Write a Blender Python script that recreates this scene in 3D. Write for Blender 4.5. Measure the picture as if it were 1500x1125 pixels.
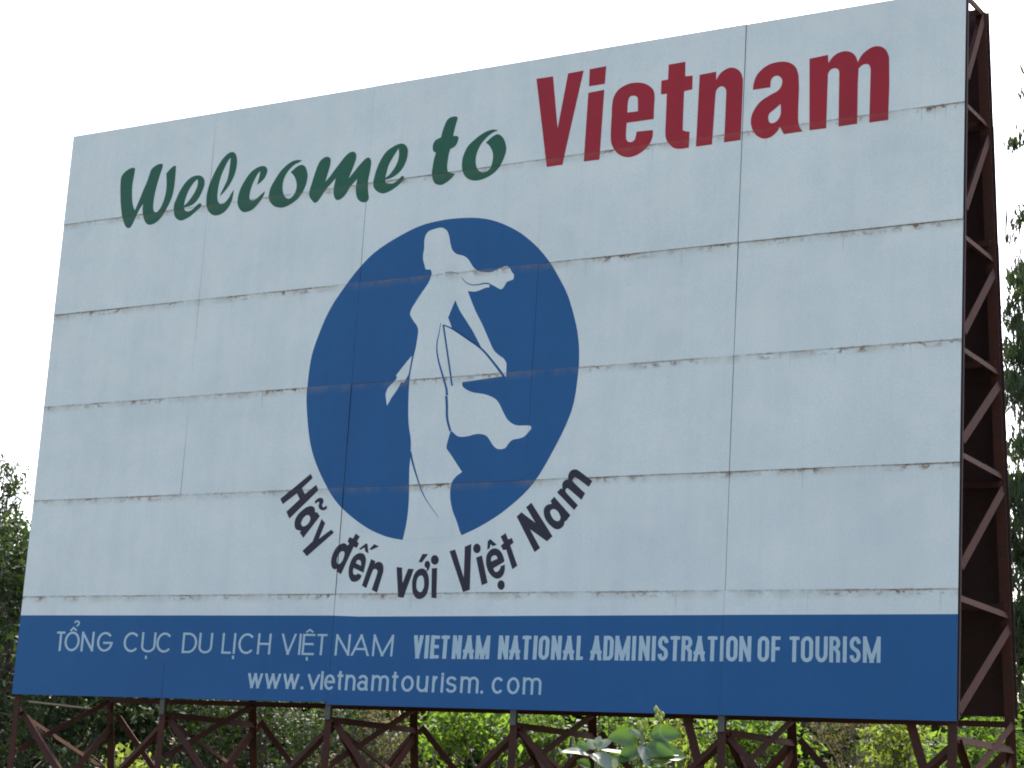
import bpy, math, random
import numpy as np
from mathutils import Vector, Matrix, Euler
from mathutils.geometry import tessellate_polygon

for o in list(bpy.data.objects):
    bpy.data.objects.remove(o)
S = bpy.context.scene
COL = S.collection
R = math.radians

# ------------------------------------------------------------------ camera, sky, sun, exposure
# Board plane is y = 0, 10 m wide (x 0..10), 6 m tall (z 0..6); the ground lies 2.6 m below its lower edge.
GZ = -2.6
CAM_LOC = Vector((15.3737, -15.2429, -1.0027))
CAM_ROT = Euler((1.784125, -0.0596716, 0.5480951), 'XYZ')
FPX = 2983.54                     # focal length in pixels of the 1500 px wide photograph
cd = bpy.data.cameras.new('camera')
cam = bpy.data.objects.new('camera', cd)
COL.objects.link(cam)
cam.location = CAM_LOC
cam.rotation_euler = CAM_ROT
cd.sensor_width = 36.0
cd.lens = FPX / 1500.0 * 36.0
cd.clip_start = 0.1
cd.clip_end = 2000.0
S.camera = cam

SUN_EL, SUN_AZ = 52.0, -12.0       # azimuth measured from +y (behind the board) towards +x
w = bpy.data.worlds.new('World')
S.world = w
w.use_nodes = True
nt = w.node_tree
sky = nt.nodes.new('ShaderNodeTexSky')
sky.sky_type = 'NISHITA'
sky.sun_disc = False
sky.sun_elevation = R(SUN_EL)
sky.sun_rotation = R(SUN_AZ)
sky.altitude = 20.0
sky.air_density = 1.0
sky.dust_density = 4.5
sky.ozone_density = 1.0
nt.links.new(sky.outputs[0], nt.nodes['Background'].inputs[0])
nt.nodes['Background'].inputs[1].default_value = 0.13

sd = bpy.data.lights.new('sun', 'SUN')
sd.energy = 2.5
sd.angle = R(0.6)
sd.color = (1.0, 0.95, 0.86)
sun = bpy.data.objects.new('sun', sd)
COL.objects.link(sun)
sdir = Vector((math.sin(R(SUN_AZ)) * math.cos(R(SUN_EL)), math.cos(R(SUN_AZ)) * math.cos(R(SUN_EL)), math.sin(R(SUN_EL))))
sun.rotation_euler = (-sdir).to_track_quat('-Z', 'Y').to_euler()
sun.location = (0, 30, 40)

S.view_settings.view_transform = 'Standard'
S.view_settings.look = 'None'
S.view_settings.exposure = 1.88
S.view_settings.gamma = 1.0
S.view_settings.use_curve_mapping = False
S.render.engine = 'CYCLES'
S.cycles.pixel_filter_type = 'BLACKMAN_HARRIS'
S.cycles.filter_width = 1.9
S.cycles.max_bounces = 8
S.cycles.transmission_bounces = 6
S.render.film_transparent = False

# ------------------------------------------------------------------ helpers
CM = CAM_ROT.to_matrix()


def ray(px, py):
    """world direction of a pixel of the 1500 x 1125 photograph"""
    return (CM @ Vector(((px - 750.0) / FPX, (562.5 - py) / FPX, -1.0))).normalized()


def board(px, py):
    """where a pixel's ray meets the board's face: (x, z)"""
    d = ray(px, py)
    t = -CAM_LOC.y / d.y
    p = CAM_LOC + d * t
    return (p.x, p.z)


def at(px, py, rng):
    """a point at horizontal range rng along a pixel's ray"""
    d = ray(px, py)
    return CAM_LOC + d * (rng / math.hypot(d.x, d.y))


def foot(px, rng):
    p = at(px, 1050, rng)
    return Vector((p.x, p.y, GZ))


def mesh_obj(name, verts, faces, mat, parent=None, smooth=False):
    me = bpy.data.meshes.new(name)
    me.from_pydata([tuple(v) for v in verts], [], faces)
    me.update()
    if mat:
        me.materials.append(mat)
    if smooth:
        me.polygons.foreach_set('use_smooth', [True] * len(me.polygons))
    o = bpy.data.objects.new(name, me)
    COL.objects.link(o)
    if parent:
        o.parent = parent
    return o


def np_mesh(name, V, F, mat, parent=None, smooth=False):
    """V (n,3) and F (m,k) arrays into one mesh object, quickly"""
    me = bpy.data.meshes.new(name)
    V = np.asarray(V, dtype=np.float32)
    F = np.asarray(F, dtype=np.int32)
    k = F.shape[1]
    me.vertices.add(len(V))
    me.vertices.foreach_set('co', V.ravel())
    me.loops.add(F.size)
    me.loops.foreach_set('vertex_index', F.ravel())
    me.polygons.add(len(F))
    me.polygons.foreach_set('loop_start', np.arange(0, F.size, k, dtype=np.int32))
    me.polygons.foreach_set('loop_total', np.full(len(F), k, dtype=np.int32))
    if smooth:
        me.polygons.foreach_set('use_smooth', [True] * len(F))
    me.update(calc_edges=True)
    me.validate()
    if mat:
        me.materials.append(mat)
    o = bpy.data.objects.new(name, me)
    COL.objects.link(o)
    if parent:
        o.parent = parent
    return o


def empty(name, loc):
    o = bpy.data.objects.new(name, None)
    COL.objects.link(o)
    o.location = loc
    o.empty_display_size = 0.3
    return o


def tag(o, label=None, cat=None, group=None, kind=None):
    if label: o['label'] = label
    if cat: o['category'] = cat
    if group: o['group'] = group
    if kind: o['kind'] = kind
    return o


# ------------------------------------------------------------------ materials
class N:
    """tiny node helper"""
    def __init__(self, name):
        self.m = bpy.data.materials.new(name)
        self.m.use_nodes = True
        self.t = self.m.node_tree
        self.b = self.t.nodes['Principled BSDF']

    def node(self, typ, **kw):
        n = self.t.nodes.new(typ)
        for k, v in kw.items():
            setattr(n, k, v)
        return n

    def put(self, sock, v):
        if hasattr(v, 'is_linked'):
            self.t.links.new(v, sock)
        else:
            sock.default_value = v

    def math(self, op, a, b=0.0, c=0.0, clamp=False):
        n = self.node('ShaderNodeMath', operation=op, use_clamp=clamp)
        for s, v in zip(n.inputs, (a, b, c)):
            self.put(s, v)
        return n.outputs[0]

    def noise(self, vec, scale, detail=3.0, rough=0.55, typ='3D'):
        n = self.node('ShaderNodeTexNoise', noise_dimensions=typ)
        self.put(n.inputs['Vector'], vec)
        n.inputs['Scale'].default_value = scale
        n.inputs['Detail'].default_value = detail
        n.inputs['Roughness'].default_value = rough
        return n.outputs[0]

    def ramp(self, fac, lo, hi):
        n = self.node('ShaderNodeMapRange', clamp=True)
        self.put(n.inputs[0], fac)
        n.inputs[1].default_value = lo
        n.inputs[2].default_value = hi
        return n.outputs[0]

    def mapping(self, vec, scale=(1, 1, 1), loc=(0, 0, 0)):
        n = self.node('ShaderNodeMapping')
        self.put(n.inputs[0], vec)
        n.inputs['Scale'].default_value = scale
        n.inputs['Location'].default_value = loc
        return n.outputs[0]

    def mix(self, fac, a, b, mode='MIX'):
        n = self.node('ShaderNodeMix', data_type='RGBA', blend_type=mode)
        self.put(n.inputs[0], fac)
        for s, v in ((n.inputs[6], a), (n.inputs[7], b)):
            if isinstance(v, tuple):
                v = (*v, 1.0) if len(v) == 3 else v
            self.put(s, v)
        return n.outputs[2]


RUST = (0.28, 0.135, 0.052)


def paint(name, base, ref, rust=1.0, grime=0.16, rough=0.55):
    """weathered sign paint in board space: mottling, vertical dirt streaks, rust along the sheet joints"""
    n = N(name)
    tc = n.node('ShaderNodeTexCoord', object=ref)
    P = tc.outputs['Object']
    sep = n.node('ShaderNodeSeparateXYZ')
    n.put(sep.inputs[0], P)
    X, Z = sep.outputs[0], sep.outputs[2]
    col = base
    # broad blotches, faint vertical washes, fine brushed mottling
    blot = n.ramp(n.noise(P, 0.9, 4, 0.6), 0.36, 0.72)
    wash = n.ramp(n.noise(n.mapping(P, (7.0, 1.0, 0.55)), 1.0, 4, 0.6), 0.42, 0.80)
    fine = n.ramp(n.noise(n.mapping(P, (42.0, 42.0, 64.0)), 1.0, 2, 0.8), 0.38, 0.62)
    dark = tuple(c * f for c, f in zip(base, (0.66, 0.70, 0.74)))
    pale = tuple(min(0.86, c * 1.06 + 0.008) for c in base)
    col = n.mix(n.math('MULTIPLY', blot, grime * 2.0), base, dark)
    col = n.mix(n.math('MULTIPLY', wash, grime * 1.3), col, dark)
    col = n.mix(n.math('MULTIPLY', fine, 0.30), col, dark)
    tint = n.ramp(n.noise(n.mapping(P, (2.1, 1.0, 2.6), (9, 0, 4)), 1.0, 5, 0.7), 0.40, 0.66)
    col = n.mix(n.math('MULTIPLY', tint, 0.40), col, tuple(c * f for c, f in zip(base, (1.06, 0.99, 0.97))))
    spk = n.ramp(n.noise(n.mapping(P, (24.0, 1.0, 30.0), (2, 0, 8)), 1.0, 2, 0.5), 0.70, 0.76)
    col = n.mix(n.math('MULTIPLY', spk, 0.35), col, tuple(c * 0.55 for c in base))
    # patches of greyer dirt low on some sheets
    patch = n.ramp(n.noise(n.mapping(P, (1.3, 1.0, 1.9), (3.1, 0, 7.7)), 1.0, 5, 0.65), 0.60, 0.78)
    col = n.mix(n.math('MULTIPLY', patch, grime * 1.1), col, tuple(c * 0.72 for c in base))
    if rust > 0:
        zz = n.math('ADD', Z, n.math('MULTIPLY', n.math('SUBTRACT', n.noise(n.mapping(P, (9.0, 1, 1)), 1.0, 3), 0.5), 0.010))
        fr = n.math('FRACT', n.math('SUBTRACT', 1.0, n.math('FRACT', zz)))        # metres below the joint above
        up = n.math('FRACT', zz)                                                  # metres above the joint below
        inr = n.math('MULTIPLY', n.math('GREATER_THAN', Z, 0.6), n.math('LESS_THAN', Z, 5.4))
        # where along the joint the rust sits
        seg = n.ramp(n.noise(n.mapping(P, (1.7, 1.0, 0.9), (0, 0, 2.3)), 1.0, 2, 0.5), 0.42, 0.58)
        grain = n.ramp(n.noise(n.mapping(P, (16.0, 1.0, 1.2)), 1.0, 4, 0.7), 0.45, 0.62)
        line = n.math('MULTIPLY', n.ramp(fr, 0.019, 0.005), n.math('ADD', n.math('MULTIPLY', seg, 0.62), n.math('MULTIPLY', grain, 0.33)))
        blobn = n.ramp(n.noise(n.mapping(P, (11.0, 1.0, 14.0), (1.7, 0, 0.4)), 1.0, 4, 0.7), 0.505, 0.59)
        blob = n.math('MULTIPLY', n.math('MULTIPLY', blobn, n.ramp(fr, 0.062, 0.020)), seg)
        halo = n.math('MULTIPLY', n.math('MULTIPLY', n.ramp(fr, 0.085, 0.0), n.ramp(n.noise(n.mapping(P, (3.2, 1, 1.0), (5, 0, 1)), 1.0, 3), 0.40, 0.62)), 0.55)
        dripn = n.ramp(n.noise(n.mapping(P, (26.0, 1.0, 0.9), (0.3, 0, 5.0)), 1.0, 2, 0.5), 0.66, 0.76)
        drip = n.math('MULTIPLY', n.math('MULTIPLY', dripn, n.ramp(fr, 0.19, 0.01)), 0.5)
        upl = n.math('MULTIPLY', n.math('MULTIPLY', n.ramp(up, 0.012, 0.002), grain), 0.35)
        tot = n.math('MAXIMUM', n.math('MAXIMUM', line, blob), n.math('MAXIMUM', drip, upl))
        tot = n.math('MULTIPLY', n.math('MULTIPLY', tot, inr), rust, clamp=True)
        rc = n.mix(n.ramp(n.noise(P, 45.0, 3), 0.42, 0.6), RUST, (0.13, 0.080, 0.046))
        col = n.mix(n.math('MULTIPLY', n.math('MULTIPLY', halo, inr), rust), col, (0.36, 0.27, 0.17))
        col = n.mix(tot, col, rc)
    n.put(n.b.inputs['Base Color'], col)
    n.b.inputs['Roughness'].default_value = rough
    n.b.inputs['Specular IOR Level'].default_value = 0.3
    bmp = n.node('ShaderNodeBump')
    bmp.inputs['Strength'].default_value = 0.12
    bmp.inputs['Distance'].default_value = 0.02
    n.put(bmp.inputs['Height'], n.noise(n.mapping(P, (1.0, 1.0, 1.6)), 2.2, 3))
    n.put(n.b.inputs['Normal'], bmp.outputs[0])
    return n.m


def steel(name, base, worn, rough=0.6, amount=0.5):
    n = N(name)
    tc = n.node('ShaderNodeTexCoord')
    P = tc.outputs['Object']
    a = n.ramp(n.noise(P, 5.0, 5, 0.7), 0.42, 0.66)
    f = n.ramp(n.noise(P, 40.0, 3, 0.6), 0.35, 0.75)
    col = n.mix(n.math('MULTIPLY', a, amount), base, worn)
    col = n.mix(n.math('MULTIPLY', f, 0.35), col, tuple(c * 0.5 for c in base))
    n.put(n.b.inputs['Base Color'], col)
    n.b.inputs['Roughness'].default_value = rough
    n.b.inputs['Specular IOR Level'].default_value = 0.18
    bmp = n.node('ShaderNodeBump')
    bmp.inputs['Strength'].default_value = 0.25
    bmp.inputs['Distance'].default_value = 0.004
    n.put(bmp.inputs['Height'], f)
    n.put(n.b.inputs['Normal'], bmp.outputs[0])
    return n.m


def leafmat(name, a, b, trans, rough=0.45, tw=0.45, spec=0.35):
    """a..b leaf colours varied per leaf, light passing through the blade"""
    n = N(name)
    g = n.node('ShaderNodeNewGeometry')
    r = g.outputs['Random Per Island']
    tc = n.node('ShaderNodeTexCoord')
    cl = n.ramp(n.noise(tc.outputs['Object'], 1.6, 2), 0.35, 0.65)
    fac = n.math('ADD', n.math('MULTIPLY', r, 0.6), n.math('MULTIPLY', cl, 0.4))
    col = n.mix(fac, a, b)
    n.put(n.b.inputs['Base Color'], col)
    n.b.inputs['Roughness'].default_value = rough
    n.b.inputs['Specular IOR Level'].default_value = spec
    tr = n.node('ShaderNodeBsdfTranslucent')
    n.put(tr.inputs[0], n.mix(fac, trans, tuple(c * 0.7 for c in trans)))
    ms = n.node('ShaderNodeMixShader')
    ms.inputs[0].default_value = tw
    n.t.links.new(n.b.outputs[0], ms.inputs[1])
    n.t.links.new(tr.outputs[0], ms.inputs[2])
    n.t.links.new(ms.outputs[0], n.t.nodes['Material Output'].inputs[0])
    return n.m


def plain(name, base, var, scale=4.0, rough=0.85, bump=0.4, dist=0.02):
    n = N(name)
    tc = n.node('ShaderNodeTexCoord')
    f = n.ramp(n.noise(tc.outputs['Object'], scale, 6, 0.65), 0.35, 0.68)
    n.put(n.b.inputs['Base Color'], n.mix(f, base, var))
    n.b.inputs['Roughness'].default_value = rough
    bmp = n.node('ShaderNodeBump')
    bmp.inputs['Strength'].default_value = bump
    bmp.inputs['Distance'].default_value = dist
    n.put(bmp.inputs['Height'], n.noise(tc.outputs['Object'], scale * 4, 4))
    n.put(n.b.inputs['Normal'], bmp.outputs[0])
    return n.m


# ------------------------------------------------------------------ ground
ground_mat = plain('dry_grass_and_earth', (0.085, 0.070, 0.040), (0.050, 0.070, 0.022), 0.35, 0.95, 0.6, 0.05)
gv, gf = [], []
gr = [0, 6, 14, 26, 45, 80, 150, 320, 900]
rg = random.Random(3)
gv.append((6, 4, GZ))
for r_ in gr[1:]:
    for k in range(48):
        a = k / 48 * math.tau
        gv.append((6 + r_ * math.cos(a), 4 + r_ * math.sin(a), GZ - 0.02 + (rg.uniform(-0.03, 0.02) if r_ > 20 else 0)))
for k in range(48):
    gf.append((0, 1 + k, 1 + (k + 1) % 48))
for i in range(len(gr) - 2):
    for k in range(48):
        a0 = 1 + i * 48
        gf.append((a0 + k, a0 + 48 + k, a0 + 48 + (k + 1) % 48, a0 + (k + 1) % 48))
tag(mesh_obj('ground', gv, gf, ground_mat), kind='structure')

# ------------------------------------------------------------------ the billboard
BB = empty('billboard', (0, 0, 0))      # its origin is the lower left corner of the face; the posts carry it from the ground
tag(BB, 'large double-sided white billboard reading Welcome to Vietnam on a red steel frame', 'billboard')

M_white = paint('white_sign_paint', (0.800, 0.785, 0.715), BB, 1.0, 0.20)
M_blue = paint('blue_sign_paint', (0.016, 0.104, 0.260), BB, 0.5, 0.22)
M_green = paint('green_sign_paint', (0.026, 0.115, 0.060), BB, 0.2, 0.25)
M_red = paint('red_sign_paint', (0.41, 0.014, 0.022), BB, 0.3, 0.25)
M_black = paint('black_sign_paint', (0.032, 0.024, 0.038), BB, 0.12, 0.2)
M_pale = paint('pale_blue_sign_paint', (0.47, 0.57, 0.60), BB, 0.05, 0.2)
M_frame = steel('red_oxide_steel', (0.082, 0.027, 0.019), (0.050, 0.028, 0.018), 0.8, 0.75)
M_grey = steel('bare_grey_steel', (0.115, 0.115, 0.095), (0.09, 0.075, 0.055), 0.7)
M_back = steel('brown_primed_sheet', (0.060, 0.030, 0.028), (0.040, 0.020, 0.018), 0.75, 0.6)
M_edge = steel('sheet_edge', (0.042, 0.020, 0.021), (0.03, 0.018, 0.015), 0.8)

XS = [0, 2, 4, 6, 8, 10]
ZS = [0, 1, 2, 3, 4, 5, 6]
GAPX = {0: 0, 2: 0.0012, 4: 0.0042, 6: 0.001, 8: 0.0036, 10: 0}
GAPZ = 0.001
rp = random.Random(11)
CELL = {}
for i in range(5):
    for j in range(6):
        # each sheet sits a hair proud or back and out of true
        CELL[i, j] = (rp.uniform(-0.003, 0.004), rp.uniform(-0.0028, 0.0028), rp.uniform(-0.004, 0.004))


def cell_rect(i, j):
    x0 = XS[i] + GAPX[XS[i]] / 2
    x1 = XS[i + 1] - GAPX[XS[i + 1]] / 2
    z0 = ZS[j] + (GAPZ / 2 if j > 0 else 0)
    z1 = ZS[j + 1] - (GAPZ / 2 if j < 5 else 0)
    if j == 0 and i >= 2:
        z0 -= 0.022
    return x0, x1, z0, z1


def ydisp(i, j, x, z):
    a, b, c = CELL[i, j]
    return a + b * (x - XS[i] - 1) + c * (z - ZS[j] - 0.5) - 0.002


def clip_poly(poly, x0, x1, z0, z1):
    for ax, lim, keep in ((0, x0, 1), (0, x1, -1), (1, z0, 1), (1, z1, -1)):
        out = []
        for k in range(len(poly)):
            p, q = poly[k - 1], poly[k]
            dp, dq = (p[ax] - lim) * keep, (q[ax] - lim) * keep
            if (dp >= 0) != (dq >= 0):
                t = dp / (dp - dq)
                out.append((p[0] + (q[0] - p[0]) * t, p[1] + (q[1] - p[1]) * t))
            if dq >= 0:
                out.append(q)
        poly = out
        if len(poly) < 3:
            return []
    return poly


def decal(name, layers, mat, parent, depth):
    """painted shape: layers = [list of convex board-space polygons]; split at the sheet joints and laid on each sheet"""
    V, F = [], []
    for li, polys in enumerate(layers):
        off = depth * 0.4 + li * 0.0002
        for poly in polys:
            ar = sum(poly[k - 1][0] * poly[k][1] - poly[k][0] * poly[k - 1][1] for k in range(len(poly)))
            if abs(ar) < 1e-7:
                continue
            if ar < 0:
                poly = poly[::-1]
            xs = [p[0] for p in poly]
            zs = [p[1] for p in poly]
            for i in range(5):
                if max(xs) < XS[i] or min(xs) > XS[i + 1]:
                    continue
                for j in range(6):
                    if max(zs) < ZS[j] - (0.03 if j == 0 else 0) or min(zs) > ZS[j + 1]:
                        continue
                    c = clip_poly(poly, *cell_rect(i, j))
                    if len(c) >= 3:
                        b = len(V)
                        V += [(x, ydisp(i, j, x, z) - off, z) for x, z in c]
                        F.append(tuple(range(b, b + len(c))))
    return mesh_obj(name, V, F, mat, parent)


# sheets of the face: thin steel trays with a turned edge
for j in range(6):
    for i in range(5):
        x0, x1, z0, z1 = cell_rect(i, j)
        V = []
        for x, z in ((x0, z0), (x1, z0), (x1, z1), (x0, z1)):
            V.append((x, ydisp(i, j, x, z), z))
        V += [(x, y + 0.022, z) for x, y, z in V]
        F = [(0, 1, 2, 3), (0, 4, 5, 1), (1, 5, 6, 2), (2, 6, 7, 3), (3, 7, 4, 0), (7, 6, 5, 4)]
        o = mesh_obj('sheet_panel', V, F, M_white, BB)
        o.data.materials.append(M_back)
        o.data.materials.append(M_edge)
        o.data.polygons[5].material_index = 1
        for q in (1, 2, 3, 4):
            o.data.polygons[q].material_index = 2


# --- outlines traced from the photograph: "x,y" smooth point, "x,y*" corner
def trace(s, ox, oy, sc):
    pts = []
    for tok in s.split():
        c = tok.endswith('*')
        x, y = tok.rstrip('*').split(',')
        pts.append((ox + float(x) / sc, oy + float(y) / sc, c))
    return pts


def smooth(pts, n=5, closed=True):
    out = []
    m = len(pts)
    for k in range(m if closed else m - 1):
        p1, p2 = pts[k], pts[(k + 1) % m]
        p0 = pts[k - 1] if (closed or k > 0) else p1
        p3 = pts[(k + 2) % m] if (closed or k + 2 < m) else p2
        if p1[2]: p0 = p1
        if p2[2]: p3 = p2
        if p1[2] and p2[2]:
            out.append((p1[0], p1[1]))
            continue
        for q in range(n):
            t = q / n
            a = []
            for d in (0, 1):
                a.append(0.5 * (2 * p1[d] + (p2[d] - p0[d]) * t + (2 * p0[d] - 5 * p1[d] + 4 * p2[d] - p3[d]) * t * t + (3 * p1[d] - p0[d] - 3 * p2[d] + p3[d]) * t ** 3))
            out.append(tuple(a))
    if not closed:
        out.append((pts[-1][0], pts[-1][1]))
    return out


def ell(cx, cy, rx, ry, ox, oy, sc, n=20):
    return [(ox + (cx + rx * math.cos(k / n * math.tau)) / sc, oy + (cy + ry * math.sin(k / n * math.tau)) / sc) for k in range(n)]


def fill(loops):
    """px loops (outer + holes) -> triangles on the board"""
    L = [[Vector((*board(*p), 0.0)) for p in lp] for lp in loops]
    flat = [v for lp in L for v in lp]
    return [[(flat[a].x, flat[a].y) for a in t] for t in tessellate_polygon(L)]


def ribbon(pts, wd, closed=False):
    """quads along a px polyline; wd is one width or one per point"""
    n = len(pts)
    if not hasattr(wd, '__len__'):
        wd = [wd] * n
    Lp, Rp = [], []
    for k in range(n):
        a = pts[k - 1] if (k > 0 or closed) else pts[k]
        b = pts[(k + 1) % n] if (k < n - 1 or closed) else pts[k]
        p = pts[k]

        def nrm(u, v):
            dx, dy = v[0] - u[0], v[1] - u[1]
            l = math.hypot(dx, dy)
            return (-dy / l, dx / l) if l > 1e-9 else None
        n1, n2 = nrm(a, p), nrm(p, b)
        n1 = n1 or n2
        n2 = n2 or n1
        mx, my = n1[0] + n2[0], n1[1] + n2[1]
        l = math.hypot(mx, my) or 1e-6
        mx, my = mx / l, my / l
        c = max(0.30, mx * n1[0] + my * n1[1])
        h = wd[k] / 2 / c
        Lp.append((p[0] + mx * h, p[1] + my * h))
        Rp.append((p[0] - mx * h, p[1] - my * h))
    q = []
    for k in range(n if closed else n - 1):
        k2 = (k + 1) % n
        q.append([Lp[k], Lp[k2], Rp[k2], Rp[k]])
    return q


def onboard(polys):
    return [[board(*p) for p in q] for q in polys]


# blue band along the foot of the face
decal('blue_band', [[[(0, -0.03), (10, -0.03), (10, 0.800), (8.0, 0.797), (4.3, 0.788), (3.96, 0.798), (0, 0.806)]]], M_blue, BB, 0.002)

# emblem
disc_px = [(451.2, 560), (457, 521), (468, 488), (480, 460), (496, 433), (526.8, 392), (557.6, 363), (608, 334), (645, 323), (678, 319.2), (708, 320), (734, 326.8), (762, 341), (787, 361.8),
           (804, 382), (818, 405), (831, 431), (840.4, 461), (846, 488), (848.3, 517), (846, 557), (837.6, 601.6), (815, 652), (781.6, 708), (742, 745.8), (706, 769.6), (676.2, 784.2)]
disc_l = [(589.6, 791), (563, 785), (532, 769.6), (496, 738.8), (470.8, 696.8), (455.4, 652), (449.8, 596)]
dp = [(x, y, k == len(disc_px) - 1) for k, (x, y) in enumerate(disc_px)] + [(668, 766, True), (601, 772, True)] + [(x, y, k == 0) for k, (x, y) in enumerate(disc_l)]
EMB = decal('emblem_disc', [fill([smooth(dp, 5)])], M_blue, BB, 0.002)

P_, Q_, R_, S_, T_ = (590, 320, 8.333), (590, 430, 7.5), (550, 520, 9.0), (630, 540, 8.653), (570, 650, 7.5)
wom = trace('475,112 535,145 565,215 580,300 605,385 660,435 740,455 800,500 850,580 900,630 980,655 1080,655 1140,630 1200,598 1270,582 1310,610 1330,650 1358,690 1350,745* 1270,775* 1245,820 1215,860 1180,860 1120,825 1060,797* 1058,842* 1010,848 940,877 880,893 800,888*', *P_)
wom += trace('725,0 800,190 870,330 940,490 1000,620 1060,680 1110,715 1140,765* 1138,915* 1108,912* 1085,912* 860,945 655,975*', *Q_)
wom += trace('415,225 470,270 550,303 650,318 740,340 830,385 880,445 930,550 980,640 1040,695 1110,722 1200,722 1265,725 1285,750 1260,795 1200,860 1140,885 1050,905 1000,950 960,1005 910,1022 850,1015 800,970 760,905 720,855 660,832 580,832 480,858 400,865 340,850 290,805 265,790* 240,870 212,980 215,1020*', *S_)
wom += trace('680,120 805,312* 740,360 690,430 672,520 675,620 700,740 745,860 790,1006* 149,1061* 190,880 215,680 222,480 226,280 238,130', *T_)
wom += trace('470,1125 445,950 436,800 437,600 445,420 455,300 480,150 512,0', *R_)
wom += trace('145,600 165,480 172,400 155,350 130,315 90,250 85,210 110,150 160,75 215,0', *Q_)
wom += trace('150,1030 240,900 320,780 352,690* 350,650 335,622* 280,618 265,570 248,500 250,430 262,360 262,280 280,205 320,155 400,125', *P_)
hand = trace('485,10* 400,110 275,270* 285,300 255,345 170,430 140,500 135,540 155,670* 210,570 260,500 310,420 340,362 378,365* 410,310 440,250 465,120', *R_)
FIG = decal('figure_silhouette', [fill([smooth(wom, 4)]), fill([smooth(hand, 4)])], M_white, EMB, 0.0032)
pit = trace('580,72* 625,180 700,300 780,430 870,605* 800,560 700,488 600,428 545,390* 525,330 500,265*', *Q_)


def line(s, src, w0, w1, n=6):
    p = smooth(trace(s, *src), n, closed=False)
    m = len(p) - 1
    wd = [w0 + (w1 - w0) * k / m for k in range(m + 1)]
    return onboard(ribbon(p, wd))


lines = [fill([smooth(pit, 4)]),
         line('722,722 770,780 840,810 920,810 1000,793 1062,799', P_, 0.9, 2.2),
         line('520,660 600,653 688,682', P_, 1.2, 0.7),
         line('420,325 400,440 380,540 378,640 400,760 440,900 480,1040 487,1120', Q_, 0.9, 3.6),
         line('936,540 945,660 945,780 957,880 992,1005', R_, 3.8, 3.4),
         line('448,345* 545,1015*', Q_, 2.6, 2.6),
         line('446,345 545,388 700,490 870,612 1000,762 1118,918', Q_, 1.8, 3.8),
         line('236,90 265,220 310,370 360,520 430,650 545,810', T_, 3.4, 0.5)]
for ln in lines:
    decal('outline_stroke', [ln], M_blue, EMB, 0.0042)

# hand lettered slogan, each letter its own painted shape
A_, B_, C_, D_, E_ = (170, 230, 10), (290, 210, 10), (390, 200, 10), (450, 200, 10), (610, 160, 9.373)
F_, G_, H_, I_ = (780, 90, 7.033), (880, 80, 7.033), (1010, 80, 8.035), (1170, 60, 8.033)
J_, K_, L_, M_, N_ = (400, 680, 9.373), (470, 770, 9.373), (570, 770, 9.373), (650, 770, 9.373), (740, 670, 7.5)
PX = (0, 0, 1)


def letter(groups, mat, depth=0.0032):
    """groups = list of loops-lists (outer + holes); each loop = (string, source crop) or ready px list"""
    lays = []
    for g in groups:
        loops = []
        for lp in g:
            loops.append(smooth(trace(lp[0], *lp[1]), 5) if isinstance(lp[0], str) else lp)
        lays.append(fill(loops))
    return decal('letter', lays, mat, BB, depth)


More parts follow.
